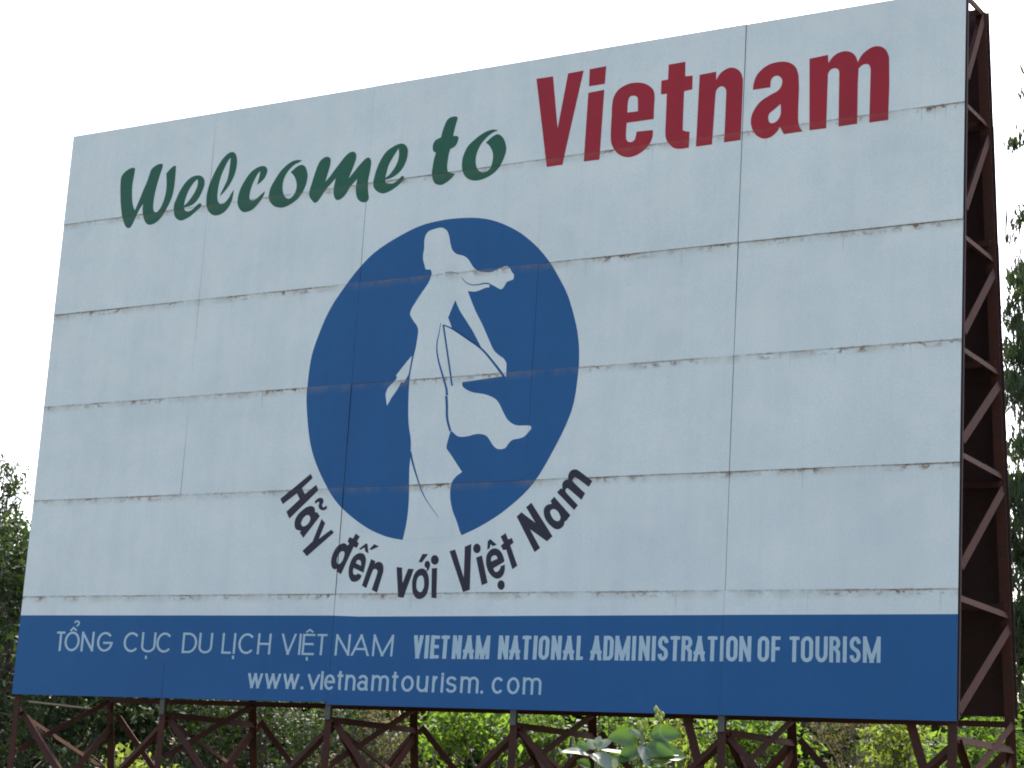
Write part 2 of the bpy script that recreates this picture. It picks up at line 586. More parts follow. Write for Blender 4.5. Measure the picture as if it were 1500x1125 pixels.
green = [
    [[('70,420 80,310 110,250 170,195 235,162 280,165 283,190 268,280 245,420 240,560 250,690 280,785* 340,650 400,500 460,360 500,240 525,180 590,125 660,100 690,115 680,170 640,290 600,430 570,560 553,680 552,770 575,812 610,805 660,740 710,620 740,480 745,350 742,250 760,220 810,165 860,130 880,140 878,220 865,370 840,530 800,650 740,770 670,880 590,960 500,995 440,965 405,880 395,780 402,690* 350,770 290,890 225,1020 180,1042 140,1010 100,900 78,720 70,560', A_)]],
    [[('850,800 855,700 890,610 940,500 1010,390 1090,310 1170,275 1240,275 1285,310 1302,370 1290,440 1250,540 1190,640 1110,710 1000,745* 1010,780 1060,798 1120,770 1180,715 1225,682 1255,690 1240,735 1170,800 1090,870 1010,915 950,932 890,905 860,860', A_), ('1000,715* 1020,620 1070,490 1140,380 1200,325* 1200,400 1165,500 1110,590 1050,670', A_)]],
    [[('125,860 135,740 165,620 220,480 290,340 370,220 450,145 510,127 550,155 572,220 570,320 545,430 500,540 440,640 380,715 320,775* 345,710 390,620 430,530 455,420 470,310 483,210* 440,260 390,360 340,480 305,610 288,720 285,810 305,870 350,890 400,860 450,800 490,730 525,680* 515,760 490,860 440,950 370,1020 290,1055 220,1050 160,1000 130,930', B_)]],
    [[('580,870 590,770 625,660 690,540 770,430 860,360 940,332 995,345 1018,395 1000,465 960,530 900,585 865,608* 885,540 905,460 915,405* 875,450 825,540 785,640 760,730 755,800 780,835 830,830 880,790 940,735 985,700* 950,790 880,890 800,970 720,1005 660,1005 610,960', B_)]],
    [[('525,350* 460,343 380,365 300,420 210,510 130,630 65,750 38,860 55,950 110,1015 190,1042 270,1035 370,985 460,915 530,820 580,710 605,600 600,510 570,440 525,415 470,430 410,475 360,522* 410,580 440,660 445,740 420,830 370,895 320,912 275,880 245,810 240,720 260,620 300,540 348,475 420,410 480,380', C_)]],
    [[('30,830 40,770 70,680 110,550 150,440 190,360 250,310 300,297 340,320 345,370 330,450 300,550 265,665* 330,590 410,480 480,390 550,300 610,245 670,222 715,250 718,320 690,410 650,510 608,615* 670,540 740,450 810,370 870,315 910,310 940,350 940,430 920,540 900,640 892,740 900,850 905,900 880,950 830,965 770,945 730,890 713,800 718,710 735,620* 690,670 630,740 570,840 510,905 450,932 410,910 388,840 390,750 420,610* 350,690 280,770 220,860 160,945 115,972 70,935 35,880', D_)]],
    [[('970,720 985,610 1020,490 1080,350 1160,230 1250,160 1340,115 1410,108 1460,145 1480,210 1470,310 1430,420 1370,510 1290,580 1210,620 1150,635* 1155,675 1200,692 1270,680 1340,630 1395,580 1422,595 1400,650 1330,720 1240,785 1150,828 1080,830 1010,790', D_), ('1150,610* 1165,540 1200,420 1260,310 1345,175* 1350,270 1330,370 1280,470 1210,560', D_)]],
    [[('215,900 225,800 245,690 272,600* 240,580 228,545 235,480 270,425 340,390* 355,330 385,240 420,160 470,115 540,100 570,120 555,180 530,270 508,370* 550,368 580,385 575,430 550,490 515,525 470,548* 450,610 435,700 425,790 435,860* 475,875 530,885* 490,940 420,1000 350,1038 290,1035 240,1000', E_)]],
    [[('1125,290* 1060,280 980,300 890,350 800,420 710,510 655,620 630,720 630,820 655,900 710,955 790,980 880,970 980,930 1070,870 1150,780 1205,670 1235,560 1225,470 1190,390 1130,345 1070,362 1010,408 957,460* 1010,510 1050,600 1050,700 1020,800 960,855 900,865 845,830 820,760 820,660 850,560 900,468 970,388 1050,325', E_)]],
]
for g in green:
    letter(g, M_green)
redl = [
    [[('42,180* 215,155* 250,560* 262,690* 370,125* 530,95* 310,1065* 148,1088*', F_)]],
    [[('592,82* 763,50* 748,232* 585,258*', F_)], [('578,325* 743,293* 692,1012* 530,1032*', F_)]],
    [[('105,860 115,620* 120,520 140,430 200,350 300,300 400,290 480,310 540,360 558,430 552,540* 548,665* 270,705* 262,840 275,890 310,903 350,880 368,820 370,795* 540,778* 535,850 500,930 430,1000 350,1045 270,1058 190,1030 130,960', G_), ('277,598* 282,500 300,440 340,425 378,440 385,490 385,585*', G_)]],
    [[('703,105* 875,75* 873,225* 950,218* 945,360* 862,378* 848,740 860,785 918,795* 910,960* 820,972 750,960 690,900 668,830 672,680* 683,405* 622,412* 628,270* 695,258*', G_)]],
    [[('122,240* 317,203* 318,300* 360,230 420,180 490,155 560,170 610,220 632,300* 628,450* 605,1008* 410,1035* 435,460* 430,410 400,378 360,380 320,420 308,480* 268,1060* 78,1085*', H_)]],
    [[('745,415* 760,320 800,230 880,150 980,100 1100,82 1190,100 1255,155 1285,250* 1290,400* 1280,700 1290,830 1332,905* 1112,938* 1065,850* 1030,910 960,970 880,990 800,960 745,890 722,800 735,710 780,620 850,540 960,470 1040,425 1085,360 1088,290 1050,252 1000,255 960,300 952,385*', H_), ('1072,580* 1000,645 945,690 928,745 945,800 990,805 1040,770 1075,690', H_)]],
    [[('127,210* 345,163* 350,260* 400,190 470,140 550,120 620,135 670,180 697,250* 740,170 810,105 890,65 970,68 1030,110 1065,190* 1068,500* 1055,930* 832,962* 848,330* 830,285 790,272 740,290 705,330* 697,500* 690,975* 470,1008* 478,370* 465,335 420,320 370,345 345,390* 325,1028* 127,1052*', I_)]],
]
for g in redl:
    letter(g, M_red)
black = [
    [[('520,132* 548,190* 400,330* 445,412* 595,283* 628,360* 230,748* 188,655* 372,482* 335,400* 140,550* 105,478*', J_)]],
    [[('580,515 610,480 650,462 690,475 698,520 680,560 690,590 715,590 730,570 748,590 735,620 690,635 650,620 630,580 640,530 630,518 605,530 590,545', J_)],
     [('300,830 310,760 350,690 410,630 470,590 530,575 575,600 585,660 610,660* 648,715* 420,1012* 372,940* 385,915 340,905 310,880', J_), ('390,820 400,780 430,730 470,700 505,710 518,750 500,800 460,840 415,855', J_)]],
    [[('471.7,760.2* 477,766.4* 467.5,789.5* 485.7,775.9* 489.8,780.2* 450,815* 443.5,807* 458.5,793*', PX)]],
    [[('145,510 155,430 195,335 255,265 320,240 365,272* 388,250* 368,212* 395,155* 440,178* 480,108* 535,150* 498,215* 522,245* 495,305* 450,290* 275,668* 215,625* 235,590* 200,600 160,580', K_), ('222,480 235,420 265,365 305,350 325,375 315,430 290,490 255,525 230,520', K_)]],
    [[('520,320* 620,243* 640,248* 655,382* 610,355* 600,300* 548,330*', K_)], [('668,320* 735,253* 798,285* 690,335*', K_)],
     [('380,640 390,560 420,470 470,405 540,375 595,395 618,460 610,540 585,645* 450,580* 440,625 450,665 480,675 515,655* 560,685* 530,740 470,770 420,760 390,710', K_), ('480,515* 495,480 525,470 550,495 552,550*', K_)]],
    [[('690,458* 748,488* 740,520* 790,495 840,515 860,570 855,640* 770,918* 698,880* 770,665 775,620 755,595 720,605 695,660* 622,858* 562,822*', K_)]],
    [[('102,568* 178,575* 183,790* 262,590* 340,597* 195,990* 122,980*', L_)]],
    [[('315,830 325,720 370,630 430,590 490,600 530,660 548,760 535,880 490,970 420,1008 360,985 325,920', L_), ('375,800 390,720 430,685 465,700 480,770 475,850 440,910 400,900 378,860', L_)],
     [('487,535 500,495 530,482 560,510 560,560 540,610 505,630* 520,590 495,570', L_)], [('405,500* 458,388* 535,390* 450,505*', L_)]],
    [[ell(628, 470, 55, 66, *L_)], [('587,585* 660,580* 648,995* 578,990*', L_)]],
    [[('80,350* 158,328* 275,715* 290,290* 380,250* 358,880* 265,912*', M_)]],
    [[ell(457, 313, 52, 66, *M_)], [('445,440* 525,408* 603,785* 522,818*', M_)]],
    [[('605,215* 640,183* 730,262* 675,283* 645,255* 632,310* 598,330*', M_)], [ell(788, 815, 50, 66, *M_)],
     [('582,490 590,410 630,345 690,312 750,325 800,380 832,470 825,500* 680,585* 700,625 735,635 770,600 785,555* 840,535* 840,600 820,670 780,715 730,728 670,700 615,630 590,560', M_), ('650,492* 655,440 690,408 725,415 740,455*', M_)]],
    [[('782,150* 852,103* 885,190* 935,168* 962,232* 915,270* 1012,550* 942,600* 860,330* 815,335* 785,275* 825,240*', M_)]],
    [[('128,650* 180,603* 335,720* 232,548* 290,498* 522,868* 460,922* 275,790* 385,995* 325,1042*', N_)]],
    [[('425,600 435,550 470,520 515,510* 500,480* 540,433* 718,635* 675,695* 655,705* 640,755 590,790 540,780 480,730 440,670', N_), ('497,610 505,580 540,568 580,595 608,650 600,690 565,700 525,670', N_)]],
    [[('572,385* 612,340* 630,350* 630,290 655,255 695,240* 700,190 730,145 780,133 830,160 960,260* 920,325* 800,235 765,222 745,245 755,275 880,395* 840,468* 710,355 680,340 665,365 680,395 800,525* 760,580*', N_)]],
]
for g in black:
    letter(g, M_black)


# --- small lettering: stroke-built letters
def arc(cx, cy, rx, ry, a0, a1, n=14):
    return [(cx + rx * math.cos(R(a0 + (a1 - a0) * k / n)), cy + ry * math.sin(R(a0 + (a1 - a0) * k / n))) for k in range(n + 1)]


def rr(ry):      # tall oval with straight flanks
    return arc(.5, 1 - ry, .5, ry, 0, 180) + arc(.5, ry, .5, ry, 180, 360)


def glyph(ch, bold):
    """strokes in a unit box: (points, closed)"""
    o = .22 if bold else .5
    g = {
        'T': [([(.5, 0), (.5, 1)], 0), ([(0, 1), (1, 1)], 0)],
        'N': [([(0, 0), (0, 1)], 0), ([(1, 0), (1, 1)], 0), ([(0, 1), (1, 0)], 0)],
        'I': [([(.5, 0), (.5, 1)], 0)],
        'V': [([(0, 1), (.5, 0)], 0), ([(1, 1), (.5, 0)], 0)],
        'A': [([(0, 0), (.5, 1)], 0), ([(1, 0), (.5, 1)], 0), ([(.2, .30), (.8, .30)], 0)],
        'M': [([(0, 0), (0, 1)], 0), ([(1, 0), (1, 1)], 0), ([(0, 1), (.5, 0)], 0), ([(1, 1), (.5, 0)], 0)],
        'L': [([(0, 1), (0, 0)], 0), ([(0, 0), (1, 0)], 0)],
        'H': [([(0, 0), (0, 1)], 0), ([(1, 0), (1, 1)], 0), ([(0, .5), (1, .5)], 0)],
        'E': [([(0, 0), (0, 1)], 0), ([(0, 0), (1, 0)], 0), ([(0, 1), (1, 1)], 0), ([(0, .52), (.9, .52)], 0)],
        'F': [([(0, 0), (0, 1)], 0), ([(0, 1), (1, 1)], 0), ([(0, .52), (.9, .52)], 0)],
        'O': [(rr(o), 1)],
        'C': [(arc(.5, .5, .5, .5, 42, 318), 0)],
        'G': [(arc(.5, .5, .5, .5, 40, 352) + [(1, .44), (.38, .44)], 0)],
        'D': [([(0, 0), (0, 1)] + (arc(.5, .78, .5, .22, 90, 0) + arc(.5, .22, .5, .22, 0, -90) if bold else [(.35, 1)] + arc(.4, .5, .6, .5, 80, -80) + [(.35, 0)]), 1)],
        'U': [([(0, 1)] + arc(.5, .30, .5, .30, 180, 360) + [(1, 1)], 0)],
        'S': [(arc(.5, .76, .5, .24, 0, 235, 12) + arc(.5, .24, .5, .24, 55, -180, 12), 0)],
        'R': [([(0, 0), (0, 1)], 0), ([(0, 1)] + arc(.5, .78, .5, .22, 90, -90) + [(0, .54)], 0), ([(.6, .54), (1, .36), (1, 0)], 0)],
        'w': [([(0, 1), (.26, 0)], 0), ([(.5, 1), (.26, 0)], 0), ([(.5, 1), (.76, 0)], 0), ([(1, 1), (.76, 0)], 0)],
        'v': [([(0, 1), (.5, 0)], 0), ([(1, 1), (.5, 0)], 0)],
        'i': [([(.5, 0), (.5, 1)], 0), ([(.5, 1.22), (.5, 1.24)], 0)],
        'e': [([(0, .52), (1, .52)] + arc(.5, .5, .5, .5, 6, 318, 20), 0)],
        't': [([(.42, 1.36), (.42, .16), (.56, .02), (.95, .02)], 0), ([(0, 1), (1, 1)], 0)],
        'n': [([(0, 0), (0, 1)], 0), ([(0, .55)] + arc(.5, .62, .5, .38, 170, 0) + [(1, 0)], 0)],
        'a': [(arc(.47, .74, .43, .26, 165, 0, 10) + [(.9, .1), (1, 0)], 0), (arc(.45, .28, .45, .28, 0, 360, 18)[:-1], 1)],
        'm': [([(0, 0), (0, 1)], 0), ([(0, .6)] + arc(.25, .70, .25, .30, 170, 0, 9) + [(.5, 0)], 0), ([(.5, .6)] + arc(.75, .70, .25, .30, 170, 0, 9) + [(1, 0)], 0)],
        'o': [(arc(.5, .5, .5, .5, 0, 360, 22)[:-1], 1)],
        'u': [([(0, 1)] + arc(.5, .38, .5, .38, 180, 352) + [(1, .4)], 0), ([(1, 0), (1, 1)], 0)],
        'r': [([(0, 0), (0, 1)], 0), ([(0, .5)] + arc(.8, .45, .8, .55, 165, 82, 7), 0)],
        's': [(arc(.5, .75, .48, .25, 15, 235, 12) + arc(.5, .25, .5, .25, 55, -170, 12), 0)],
        'c': [(arc(.5, .5, .5, .5, 40, 320), 0)],
        '.': [([(.5, 0), (.5, .02)], 0)],
    }
    return g[ch]


def text_line(items, base, top, sw, slant, mat, bold=False, cap=True, marks=None):
    """items = (char, x0, x1) at the baseline in px; base/top = (y at x=0, slope)"""
    for idx, (ch, x0, x1) in enumerate(items):
        xm = (x0 + x1) / 2
        h = (base[0] + base[1] * xm) - (top[0] + top[1] * xm)
        wd = max(x1 - x0, sw)
        sl = slant(xm)
        lays = []

        def place(a, b):
            x = x0 + a + sl * b
            return (x, base[0] + base[1] * (x0 + a) - b)
        strokes = glyph(ch, bold)
        for si, (pts, closed) in enumerate(strokes):
            loc = [(sw / 2 + u * (wd - sw), sw / 2 + v * (h - sw)) for u, v in pts]
            s = sw
            if bold and len(pts) == 2 and abs(pts[0][1] - pts[1][1]) < 1e-6:
                s = sw * 0.86
            if not closed:
                for e0, e1 in ((0, 1), (-1, -2)):
                    dx, dy = loc[e0][0] - loc[e1][0], loc[e0][1] - loc[e1][1]
                    l = math.hypot(dx, dy) or 1
                    straight = len(pts) == 2
                    ex = (sw * 0.9 if straight and ch in 'VANMwv' else sw / 2) if (straight or pts[e0][1] in (0, 1)) else 0
                    loc[e0] = (loc[e0][0] + dx / l * ex, loc[e0][1] + dy / l * ex)
            qs = ribbon(loc, s, closed)
            hi = h if (cap or ch not in 'it') else h * 2
            res = []
            for q in qs:
                c = clip_poly(q, -0.01 if ch not in 'A' else -1, wd + 0.01 + (1 if ch == 'A' else 0), -0.01, hi + 0.01)
                if len(c) >= 3:
                    res.append([board(*place(*p)) for p in c])
            lays.append(res)
        for mk in (marks or {}).get(idx, []):
            lays.append(onboard(ribbon(mk[0], mk[1])))
        decal('letter', lays, mat, BB, 0.0032)


L1 = [('T', 81.5, 93.5), ('O', 93.6, 115.6), ('N', 118, 136.5), ('G', 141, 164.3), ('C', 180, 203.6), ('U', 206, 227), ('C', 228, 251.6), ('D', 266, 287.5), ('U', 290, 310),
      ('L', 324, 338), ('I', 340.6, 344), ('C', 348, 372.5), ('H', 376, 395.5), ('V', 410.5, 432), ('I', 436.3, 439.7), ('E', 441.5, 459.5), ('T', 462.5, 477), ('N', 490, 511.5), ('A', 514, 540), ('M', 544.6, 574.5)]
m1 = {1: [([(103.5, 924.3), (108.3, 919.6), (112.6, 924.0)], 2.6), ([(110.0, 912.6), (111.4, 910.3), (114.6, 909.9), (116.4, 911.8), (115.6, 914.6), (112.8, 917.6)], 2.3)],
      5: [([(214.2, 960.6), (213.9, 965.4)], 2.9)], 10: [([(341.6, 960.4), (341.3, 965.4)], 2.9)],
      15: [([(449.0, 926.4), (454.4, 922.4), (459.2, 926.4)], 2.5), ([(449.8, 962.4), (449.5, 967.6)], 2.9)]}
text_line(L1, (952.2, 0.0163), (924.2, 0.0096), 3.1, lambda x: 0.095, M_pale, marks=m1)
L2 = [('V', 604, 617.9), ('I', 621, 626), ('E', 629.2, 642.2), ('T', 644.5, 656.4), ('N', 661.2, 674.6), ('A', 677.4, 692.9), ('M', 695.3, 716), ('N', 728.6, 743.5), ('A', 745.5, 760.8), ('T', 763.5, 776.2),
      ('I', 780, 785), ('O', 788, 803.4), ('N', 806.5, 821.3), ('A', 824.3, 840), ('L', 843.4, 853.5), ('A', 864.2, 880.6), ('D', 883, 897.8), ('M', 900, 922), ('I', 925, 930), ('N', 934.9, 951), ('I', 954, 959.3),
      ('S', 963, 978), ('T', 981, 995), ('R', 997.5, 1013), ('A', 1015.5, 1032), ('T', 1035.7, 1049.9), ('I', 1054, 1059.8), ('O', 1063.7, 1080.3), ('N', 1082.8, 1100.3), ('O', 1109.8, 1126.5), ('F', 1129.9, 1143),
      ('T', 1156.3, 1170.7), ('O', 1173.3, 1191), ('U', 1194.5, 1212.4), ('R', 1215, 1230.7), ('I', 1234.5, 1240.6), ('S', 1244.7, 1260.8), ('M', 1264.2, 1290)]
text_line(L2, (958.9, 0.0094), (928.7, 0.0030), 5.6, lambda x: 0.08 - 0.07 * (x - 607) / 683, M_pale, bold=True)
L3 = [('w', 361.8, 383.4), ('w', 386.6, 410), ('w', 413.5, 436.8), ('.', 440, 444), ('v', 449.2, 467.2), ('i', 468.6, 472.2), ('e', 473.9, 490), ('t', 492.9, 501.4), ('n', 505, 520), ('a', 522.7, 538.8), ('m', 543.4, 568.8),
      ('t', 573, 582), ('o', 587, 605.2), ('u', 609.5, 626.2), ('r', 632.2, 641.6), ('i', 645, 648.6), ('s', 652.4, 668), ('m', 673.5, 700.2), ('.', 703.3, 707.3), ('c', 719.4, 737.4), ('o', 741.8, 760), ('m', 765, 792.2)]
text_line(L3, (999.5, 0.0231), (980.4, 0.0155), 3.7, lambda x: 0.10 - 0.05 * (x - 370) / 420, M_pale, cap=False)


# --- steel frame: angle-iron members
def angle_bar(name, p0, p1, size, face, mat, parent=None, thick=0.007):
    """an L-section bar from p0 to p1; face = direction one flange looks to"""
    p0, p1 = Vector(p0), Vector(p1)
    d = (p1 - p0).normalized()
    f = Vector(face)
    f = (f - d * f.dot(d)).normalized()
    s = d.cross(f).normalized()
    h = size
    prof = [(0, 0), (h, 0), (h, thick), (thick, thick), (thick, h), (0, h)]     # along s, along -f
    V = []
    for p in (p0, p1):
        for a, b in prof:
            V.append(p + s * (a - h / 2) - f * (b - h / 2))
    F = [(k, (k + 1) % 6, 6 + (k + 1) % 6, 6 + k) for k in range(6)]
    F += [(5, 4, 3, 0), (3, 2, 1, 0), (6, 9, 10, 11), (6, 7, 8, 9)]
    o = mesh_obj(name, V, F, mat, parent or BB)
    return o


def plate(name, c, sx, sy, sz, mat, parent=None):
    V = [(c[0] + a * sx / 2, c[1] + b * sy / 2, c[2] + e * sz / 2) for a in (-1, 1) for b in (-1, 1) for e in (-1, 1)]
    F = [(0, 1, 3, 2), (4, 6, 7, 5), (0, 4, 5, 1), (2, 3, 7, 6), (0, 2, 6, 4), (1, 5, 7, 3)]
    return mesh_obj(name, V, F, mat, parent or BB)


def rear(z):
    return 1.45 - 0.158 * z


FX = [0.045, 2, 4, 6, 8, 9.955]
FY = 0.075
rb = random.Random(5)
for k, x in enumerate(FX):
    po = angle_bar('post', (x, FY, GZ - 0.3), (x, FY, 5.97), 0.075, (0, -1, 0), M_frame)
    if k in (1, 2, 3, 4):
        plate('splice_plate', (x, FY - 0.052, -0.065), 0.058, 0.010, 0.18, M_grey, po)
    plate('base_plate', (x, FY, GZ + 0.01), 0.28, 0.28, 0.02, M_frame, po)
    po = angle_bar('rear_post', (x, rear(GZ - 0.3), GZ - 0.3), (x, rear(5.97), 5.97), 0.085, (0.2, -1, 0), M_frame)
    plate('base_plate', (x, rear(GZ), GZ + 0.01), 0.28, 0.28, 0.02, M_frame, po)
# turned brown edge strips closing the ends of the face
for x, sg in ((-0.006, -1), (10.006, 1)):
    plate('edge_trim', (x, 0.026, 2.985), 0.010, 0.034, 5.99, M_edge)
# rails carrying the sheets
for z in ZS:
    zz = min(max(z, 0.05), 5.95)
    angle_bar('rail', (0.02, 0.05, zz), (9.98, 0.05, zz), 0.045, (0, -1, 0), M_frame)
    angle_bar('rear_rail', (0.02, rear(zz) - 0.07, zz), (9.98, rear(zz) - 0.07, zz), 0.05, (0, -1, 0), M_frame)
# sheets of the other face, seen from inside through the open end
for j in range(6):
    for i in range(5):
        x0, x1 = XS[i] - (0.02 if i else 0), XS[i + 1] + (0.02 if i < 4 else 0)
        z0, z1 = ZS[j] + (0.12 if j == 0 else 0), ZS[j + 1] + (0.03 if j < 5 else 0)
        lap = lambda z: 0.014 * (z - ZS[j]) + 0.004 * (i % 2)      # each sheet laps over the one above it
        V = [(x, rear(z) + 0.06 + lap(z) + t, z) for t in (0, 0.006) for x, z in ((x0, z0), (x1, z0), (x1, z1), (x0, z1))]
        mesh_obj('rear_sheet', V, [(0, 1, 2, 3), (7, 6, 5, 4), (0, 4, 5, 1), (1, 5, 6, 2), (2, 6, 7, 3), (3, 7, 4, 0)], M_back, BB)
# lattice across the depth of each frame, above the lower edge
for k in (0, 5):
    x = FX[k]
    hs = [5.0, 3.87, 2.93, 2.07, 0.93]
    for z in hs:
        angle_bar('strut', (x, FY, z), (x, rear(z), z), 0.055, (1, 0, 0.3), M_frame)
    tops = [5.93] + [z - 0.10 for z in hs]
    lows = [5.25, 4.12, 3.08, 2.19, 1.18, 0.06]
    for a, b in zip(tops, lows):
        angle_bar('brace', (x, rear(a) - 0.03, a), (x, FY + 0.02, b), 0.075, (1, 0.2, 0.4), M_frame)
    angle_bar('top_strut', (x, FY, 5.96), (x, rear(5.96), 5.96), 0.05, (1, 0, 0), M_frame)
# bracing below the face
for k, x in enumerate(FX):
    m0 = M_grey if k == 0 else M_frame
    sz = 0.022 if k == 0 else 0.06
    z = -0.06 if k == 0 else -0.165
    angle_bar('tie', (x, FY, z), (x, rear(z), z), sz, (1, 0, 0.4), m0)
    angle_bar('brace', (x + 0.01, rear(0.06) - 0.03, 0.05), (x + 0.01, FY + 0.02, -0.56), 0.055, (1, 0.2, 0.4), M_frame)
    if k < 5:
        angle_bar('brace', (x - 0.03, FY + 0.02, -0.19), (x - 0.03, rear(-0.7) - 0.03, -0.72), 0.05, (1, 0.2, 0.4), M_frame)
    angle_bar('brace', (x + 0.03, FY + 0.02, -0.18), (x + 0.03, rear(-1.6) - 0.03, -1.6), 0.07, (1, 0.2, 0.4), M_frame)
    angle_bar('brace', (x - 0.02, rear(-0.2) - 0.02, -0.22), (x - 0.02, FY + 0.02, -1.6), 0.07, (1, 0.2, 0.4), M_frame)
    for (yy, zt) in ((lambda z: FY + 0.045, -0.20), (lambda z: rear(z) + 0.07, -0.12)):
        front = zt == -0.20
        if k < 5:
            xe = x + 1.0
            angle_bar('brace', (x + 0.03, yy(zt), zt), (xe, yy(-1.15), -1.15), 0.058, (0.2, -1, 0.5), M_frame)
        if k > 0:
            xe = x - 1.0
            angle_bar('brace', (x - 0.03, yy(zt) + 0.05, zt), (xe, yy(-1.08) + 0.05, -1.08), 0.058, (-0.2, -1, 0.5), M_frame)
    if k >= 4:
        angle_bar('knee_brace', (x - 0.42, FY + 0.11, 0.03), (x - 0.23, FY + 0.11, -0.55), 0.075, (0.5, -1, 0), M_frame)
for z in (-1.12, -2.3):
    angle_bar('ground_rail', (0.0, FY + 0.10, z), (10.0, FY + 0.10, z), 0.06, (0, -1, 0), M_frame)
    angle_bar('ground_rail', (0.0, rear(z) + 0.16, z), (10.0, rear(z) + 0.16, z), 0.06, (0, -1, 0), M_frame)

# ------------------------------------------------------------------ vegetation
M_bark = plain('grey_bark', (0.14, 0.115, 0.09), (0.07, 0.055, 0.042), 9.0, 0.9, 0.7, 0.02)
M_stem = plain('green_stem', (0.13, 0.17, 0.07), (0.20, 0.19, 0.11), 12.0, 0.7, 0.2, 0.004)
ML = {
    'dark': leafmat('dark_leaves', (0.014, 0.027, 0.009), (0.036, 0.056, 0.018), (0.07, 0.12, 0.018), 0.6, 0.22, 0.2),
    'mid': leafmat('mid_green_leaves', (0.026, 0.050, 0.014), (0.060, 0.095, 0.026), (0.16, 0.27, 0.028), 0.55, 0.40, 0.2),
    'bright': leafmat('bright_green_leaves', (0.036, 0.076, 0.016), (0.085, 0.130, 0.030), (0.22, 0.37, 0.035), 0.55, 0.48, 0.2),
    'lime': leafmat('yellow_green_leaves', (0.060, 0.090, 0.020), (0.120, 0.145, 0.038), (0.31, 0.40, 0.05), 0.55, 0.48, 0.2),
    'dry': leafmat('dry_olive_leaves', (0.075, 0.070, 0.032), (0.150, 0.125, 0.062), (0.17, 0.15, 0.05), 0.7, 0.35, 0.15),
    'olive': leafmat('grey_olive_leaves', (0.030, 0.046, 0.020), (0.070, 0.090, 0.040), (0.085, 0.13, 0.035), 0.55, 0.30, 0.2),
}
VR = np.random.default_rng(21)
PR = random.Random(21)


def unit(v):
    return v / np.maximum(np.linalg.norm(v, axis=-1, keepdims=True), 1e-9)


def leaf_arrays(C, axis, nrm, L, W):
    """folded pointed blades: 6 verts, 4 triangles each"""
    n = len(C)
    axis = unit(axis)
    s = unit(np.cross(axis, nrm))
    u = np.cross(s, axis)
    L = L[:, None]
    W = W[:, None]
    base = C - axis * L * 0.5
    P = np.stack([base,
                  base + axis * L * 0.42 + s * W * 0.5 + u * W * 0.18,
                  base + axis * L * 0.42 - s * W * 0.5 + u * W * 0.18,
                  base + axis * L * 0.55,
                  base + axis * L - u * L * 0.10], axis=1)
    F = np.array([[0, 3, 1], [0, 2, 3], [1, 3, 4], [3, 2, 4]])
    idx = (np.arange(n) * 5)[:, None, None] + F[None]
    return P.reshape(-1, 3), idx.reshape(-1, 3)


def tube(V, F, pts, rad, n=6):
    b = len(V)
    m = len(pts)
    for k in range(m):
        d = (pts[min(k + 1, m - 1)] - pts[max(k - 1, 0)]).normalized()
        a = d.cross(Vector((0.31, 0.22, 0.92)) if abs(d.z) < 0.9 else Vector((1, 0.2, 0))).normalized()
        c = d.cross(a)
        for q in range(n):
            t = q / n * math.tau
            V.append(pts[k] + (a * math.cos(t) + c * math.sin(t)) * rad[k])
    for k in range(m - 1):
        for q in range(n):
            q2 = (q + 1) % n
            F.append((b + k * n + q, b + k * n + q2, b + (k + 1) * n + q2, b + (k + 1) * n + q))


def limb(p0, p1, sag, rnd, n=5):
    pts = []
    for k in range(n + 1):
        t = k / n
        p = p0.lerp(p1, t)
        j = math.sin(t * math.pi)
        pts.append(p + Vector((rnd.uniform(-1, 1), rnd.uniform(-1, 1), rnd.uniform(-.5, 1))) * sag * j)
    return pts


